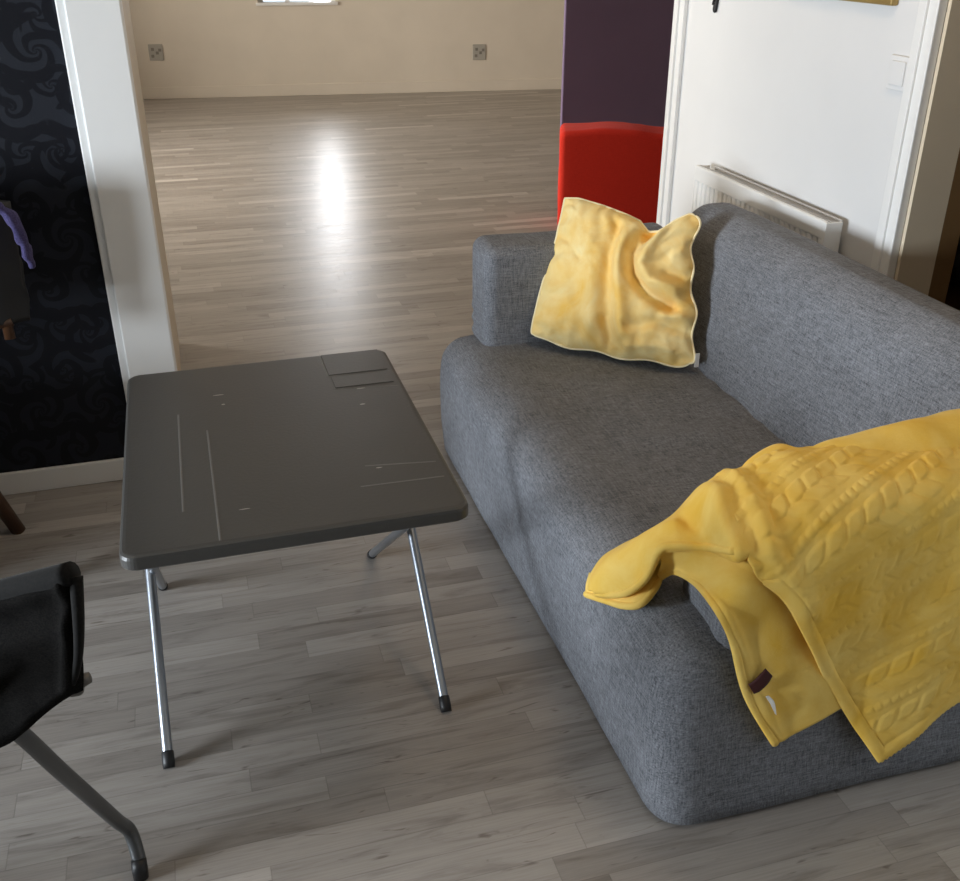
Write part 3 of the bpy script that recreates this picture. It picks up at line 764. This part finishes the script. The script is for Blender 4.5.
# ------------------------------------------------------------------ black folding chair (foreground left)
CO = Vector((-0.50, 1.25, 0))
chair = thing('folding_chair', CO, 'black sling folding chair with grey tube legs in the near corner', 'chair')
DP = 1.38
PR = Vector((-0.207, 1.257, 0.815)); BRc = Vector((-0.229, 1.196, 0.648)); PLt = Vector((-0.63, 1.450, 0.625)); PLb = Vector((-0.68, 1.250, 0.346))
nn = (PLt - PR).cross(BRc - PR).normalized()
if nn.y > 0: nn = -nn
def panel(name, PR, BRc, PLt, PLb, nn, mat, th, corner, parent, cut=0.5):
    bm = bmesh.new(); N = 60
    def pt(u, v, side):
        # u: right -> left, v: top -> bottom; rounded upper right corner, lower edge falling away to the left
        if u < 0.07 and v < 0.10:
            cu, cv = 0.07, 0.10; du, dv = (cu - u) / 0.07, (cv - v) / 0.10
            m = max(du, dv); r = math.hypot(du, dv)
            if r > 1e-6: u = cu - du * m / r * 0.07; v = cv - dv * m / r * 0.10
        a = PR.lerp(PLt, u); b = BRc.lerp(PLb, u)
        b = b + (a - b) * 0.02 * math.sin(u * 21)
        p = a.lerp(b, v)
        e = min(1, min(u, 1 - u, ) * 30) * min(1, min(v, 1 - v) * 16)
        roll = 0.010 * math.exp(-((v - 0.10) / 0.09) ** 2) + 0.009 * math.exp(-((u - 0.025) / 0.025) ** 2) + 0.004 * math.sin(v * 17 + u * 5) * math.exp(-((v - 0.35) / 0.2) ** 2)
        p = p + nn * side * (th * math.sqrt(e) + (roll * e if side > 0 else 0))
        p += Vector((0.004 * noise.noise(p * 22), 0.003 * noise.noise(p * 26), 0.003 * noise.noise(p * 24)))
        return p
    grid(bm, [[pt(i / N, j / N, 1) for i in range(N + 1)] for j in range(N + 1)])
    grid(bm, [[pt(i / N, j / N, -1) for i in range(N + 1)] for j in range(N + 1)])
    bmesh.ops.remove_doubles(bm, verts=bm.verts, dist=0.0006)
    for v in bm.verts: v.co -= CO
    return link(name, bm, M[mat], parent)
panel('backrest', PR, BRc, PLt, PLb, nn, 'mesh', 0.011, 0.05, chair)
bm = bmesh.new()
tube(bm, [p - CO for p in smooth_path([PR + Vector((-0.01, -0.012, -0.004)), PR.lerp(PLt, 0.3) + Vector((0, -0.01, 0.002)), PR.lerp(PLt, 0.7) + Vector((0, -0.01, 0.004)), PLt])], 0.017, 12)
link('top_roll', bm, M['cloth'], chair)
bm = bmesh.new()
tube(bm, [p - CO for p in smooth_path([PR + Vector((-0.006, -0.012, -0.01)), PR.lerp(BRc, 0.4) + Vector((-0.002, -0.014, 0)), PR.lerp(BRc, 0.7) + Vector((-0.004, -0.008, 0)), PR.lerp(BRc, 0.93) + Vector((-0.012, -0.002, 0))])], [0.010 - 0.0003 * k for k in range(19)], 10)
link('side_binding', bm, M['cloth'], chair)
bm = bmesh.new()
K0 = Vector((-0.238, 1.21, 0.652))
rbox(bm, K0 - Vector((0.014, 0.012, 0.018)) - CO, K0 + Vector((0.010, 0.012, 0.012)) - CO, 0.008, None, 4, (2, 2, 2))
tube(bm, [K0 - CO + Vector((0.006, 0, 0.002)), K0 - CO + Vector((0.020, 0, 0.006))], [0.011, 0.008], 12)
o = link('corner_knob', bm, M['knob'], chair); o['label'] = 'brown grey plastic knob'
PLEG = [(-0.43, 1.235, 0.70), (-0.385, 1.243, 0.63), (-0.343, 1.262, 0.546), (-0.314, 1.315, 0.41), (-0.292, 1.385, 0.268), (-0.272, 1.455, 0.130), (-0.258, 1.478, 0.072), (-0.249, 1.452, 0.028), (-0.248, 1.432, 0.010)]
def leg(pts, dx=0.0):
    bm = bmesh.new(); tube(bm, [p - CO for p in smooth_path([(x + dx, y, z) for x, y, z in pts], 8)], 0.0132, 16)
    return link('leg', bm, M['tube'], chair)
def cap(par, x, y):
    bm = bmesh.new(); tube(bm, [Vector((x, y, 0)) - CO, Vector((x, y + 0.006, 0.02)) - CO, Vector((x, y + 0.014, 0.034)) - CO], [0.0138, 0.0148, 0.0142], 14)
    link('foot_cap', bm, M['rubber'], par)
l1 = leg(PLEG); cap(l1, -0.248, 1.428)
P2 = [(-0.69, 1.235, 0.66), (-0.72, 1.25, 0.53), (-0.76, 1.315, 0.41), (-0.83, 1.385, 0.268), (-0.84, 1.455, 0.130), (-0.845, 1.478, 0.072), (-0.845, 1.452, 0.028), (-0.845, 1.432, 0.010)]
l2 = leg(P2); cap(l2, -0.845, 1.428)
bm = bmesh.new(); rbox(bm, Vector((-1.05, 1.35, 0.36)) - CO, Vector((-0.63, 1.80, 0.38)) - CO, 0.009, None, 3, (6, 6, 1))
link('seat', bm, M['mesh'], chair)
for xx in (-0.64, -1.04):
    bm = bmesh.new(); tube(bm, [Vector(q) - CO for q in ((xx, 1.75, 0.36), (xx, 1.5, 0.20), (xx, 1.22, 0.0))], 0.012, 12)
    link('leg', bm, M['tube'], chair)

# ------------------------------------------------------------------ wooden chair by the dark wall, garment over its back
WO = Vector((-0.85, 2.62, 0))
wc = thing('wooden_chair', WO, 'dark wooden chair with splayed legs against the black patterned wall', 'chair')
def wleg(a, b, r0=0.020, r1=0.028):
    bm = bmesh.new(); tube(bm, [Vector(a) - WO, Vector(a).lerp(Vector(b), 0.5) - WO, Vector(b) - WO], [r0, (r0 + r1) / 2, r1], 14)
    link('leg', bm, M['wood'], wc)
wleg((-0.605, 2.800, 0), (-0.74, 2.76, 0.44)); wleg((-1.09, 2.82, 0), (-0.98, 2.76, 0.44)); wleg((-0.66, 2.40, 0), (-0.74, 2.48, 0.44)); wleg((-1.06, 2.40, 0), (-0.98, 2.48, 0.44))
bm = bmesh.new(); rbox(bm, Vector((-1.07, 2.40, 0.43)) - WO, Vector((-0.65, 2.83, 0.47)) - WO, 0.018, None, 4, (6, 6, 1)); link('seat', bm, M['wood'], wc)
for xx in (-1.04, -0.515):
    bm = bmesh.new(); tube(bm, [Vector((xx * 0.99 - 0.0, 2.80, 0.60)) - WO, Vector((xx, 2.86, 0.94)) - WO], 0.014, 12); link('back_post', bm, M['wood'], wc)
bm = bmesh.new(); tube(bm, [Vector((-1.05, 2.80, 0.62)) - WO, Vector((-0.78, 2.82, 0.60)) - WO, Vector((-0.495, 2.80, 0.648)) - WO], 0.012, 12); link('armrest', bm, M['wood'], wc)
bm = bmesh.new(); rbox(bm, Vector((-1.06, 2.845, 0.78)) - WO, Vector((-0.50, 2.87, 0.93)) - WO, 0.01, None, 3, (8, 1, 4)); link('backrest', bm, M['wood'], wc)
bm = bmesh.new()
rows = []
for k, (dy, z) in enumerate(((0.055, 0.70), (0.05, 0.86), (0.02, 0.968), (-0.03, 0.975), (-0.055, 0.90), (-0.06, 0.78), (-0.05, 0.66))):
    rows.append([(-1.0, 2.845 + dy, z), (-0.8, 2.840 + dy * 1.1, z + 0.005), (-0.6, 2.84 + dy * 1.2, z), (-0.47 - 0.01 * k, 2.84 + dy, z - 0.01), (-0.44 - 0.004 * abs(k - 3), 2.842 + dy * 0.4, z - 0.02)])
grid(bm, catgrid(rows, 8, 6))
for v in bm.verts: v.co += Vector((0.01, 0.012, 0.006)) * noise.noise(v.co * 15)
jk = link('jacket', bm, M['black'])
jk.modifiers.new('thickness', 'SOLIDIFY').thickness = 0.012
tag(jk, 'black jacket with violet sleeve hung over the wooden chair back', 'jacket')
bm = bmesh.new()
tube(bm, smooth_path([(-0.52, 2.77, 0.962), (-0.465, 2.765, 0.968), (-0.432, 2.765, 0.925), (-0.418, 2.77, 0.85), (-0.412, 2.775, 0.800)]), [0.012 + 0.012 * math.sin(i * PI / 24) for i in range(25)], 12, True, 0.6)
for v in bm.verts: v.co += Vector((0.006, 0.006, 0.008)) * noise.noise(v.co * 40)
o = link('sleeve', bm, M['violet'], jk); o['label'] = 'violet sleeve'

# ------------------------------------------------------------------ unseen dark seat, added to shade the left wall base and floor
AO = Vector((-1.85, 2.55, 0))
ac = thing('shade_armchair', AO, 'dark upholstered seat added out of view to shade the foot of the black patterned wall', 'shade_armchair')
def ac_part(name, lo, hi, r):
    bm = bmesh.new(); rbox(bm, lo, hi, r, lambda p: Vector(p) + Vector((0.006, 0.006, 0.006)) * fbm(p, 4), 5, (8, 8, 8)); link(name, bm, M['cloth'], ac)
ac_part('seat', (-0.30, -0.42, 0.10), (0.30, 0.30, 0.44), 0.06)
ac_part('backrest', (-0.42, 0.24, 0.10), (0.42, 0.44, 0.86), 0.07)
ac_part('armrest', (-0.44, -0.42, 0.10), (-0.28, 0.30, 0.64), 0.05); ac_part('armrest', (0.28, -0.42, 0.10), (0.44, 0.30, 0.64), 0.05)
for fx in (-0.36, 0.36):
    for fy in (-0.36, 0.36):
        bm = bmesh.new(); tube(bm, [(fx, fy, 0), (fx, fy, 0.12)], [0.018, 0.026], 12); link('leg', bm, M['wood'], ac)

# ------------------------------------------------------------------ light
def area(name, loc, rot, sx, sy, power, col, spread=180):
    L = bpy.data.lights.new(name, 'AREA'); L.shape = 'RECTANGLE'; L.size = sx; L.size_y = sy; L.energy = power; L.color = col
    L.spread = math.radians(spread)
    o = bpy.data.objects.new(name, L); COL.objects.link(o); o.location = loc; o.rotation_euler = rot
    return o
area('daylight_near', (XL - 0.12, (WY0 + WY1) / 2, (WZ0 + WZ1) / 2), (0, -PI / 2, 0), WZ1 - WZ0, WY1 - WY0, 300, (0.84, 0.92, 1.0))
area('daylight_side', (-3.32, (FY0 + FY1) / 2, 1.55), (0, -PI / 2, 0), 1.4, FY1 - FY0, 340, (1.0, 0.92, 0.80))
fdir = Vector((math.cos(ang), math.sin(ang), 0)); fn = Vector((-fdir.y, fdir.x, 0))
c = E0 + fdir * ((S0 + S1) / 2 + 0.29) + fn * 0.16 + Vector((0, 0, (FZ0 + FZ1) / 2))
area('daylight_far', c, (-PI / 2, 0, ang), 0.28, FZ1 - FZ0, 32, (0.95, 0.97, 1.0))
P = bpy.data.lights.new('warm_fill', 'POINT'); P.energy = 12; P.color = (1.0, 0.74, 0.48); P.shadow_soft_size = 0.2  # added warm fill above the sofa, no ceiling fitting known here
o = bpy.data.objects.new('warm_fill', P); COL.objects.link(o); o.location = (1.15, 1.95, 2.38)

w = bpy.data.worlds.new('sky'); scn.world = w; w.use_nodes = True
bg = w.node_tree.nodes['Background']; bg.inputs[0].default_value = (0.75, 0.87, 1.0, 1); bg.inputs[1].default_value = 1.5

# ------------------------------------------------------------------ camera
cam = bpy.data.cameras.new('camera'); co = bpy.data.objects.new('camera', cam); COL.objects.link(co)
cam.sensor_width = 36; cam.lens = 1000 / 960 * 36; cam.clip_start = 0.05
co.location = (0, 0, 1.6); co.rotation_euler = (PI / 2 - math.radians(27.271), 0, -math.radians(16.347))
scn.camera = co
scn.view_settings.view_transform = 'Standard'; scn.view_settings.look = 'None'
scn.view_settings.exposure = 0.22; scn.view_settings.gamma = 1.0
try: scn.view_settings.use_curve_mapping = False
except Exception: pass
scn.cycles.max_bounces = 8; scn.cycles.diffuse_bounces = 5; scn.cycles.use_denoising = True
scn.cycles.caustics_reflective = False; scn.cycles.caustics_refractive = False
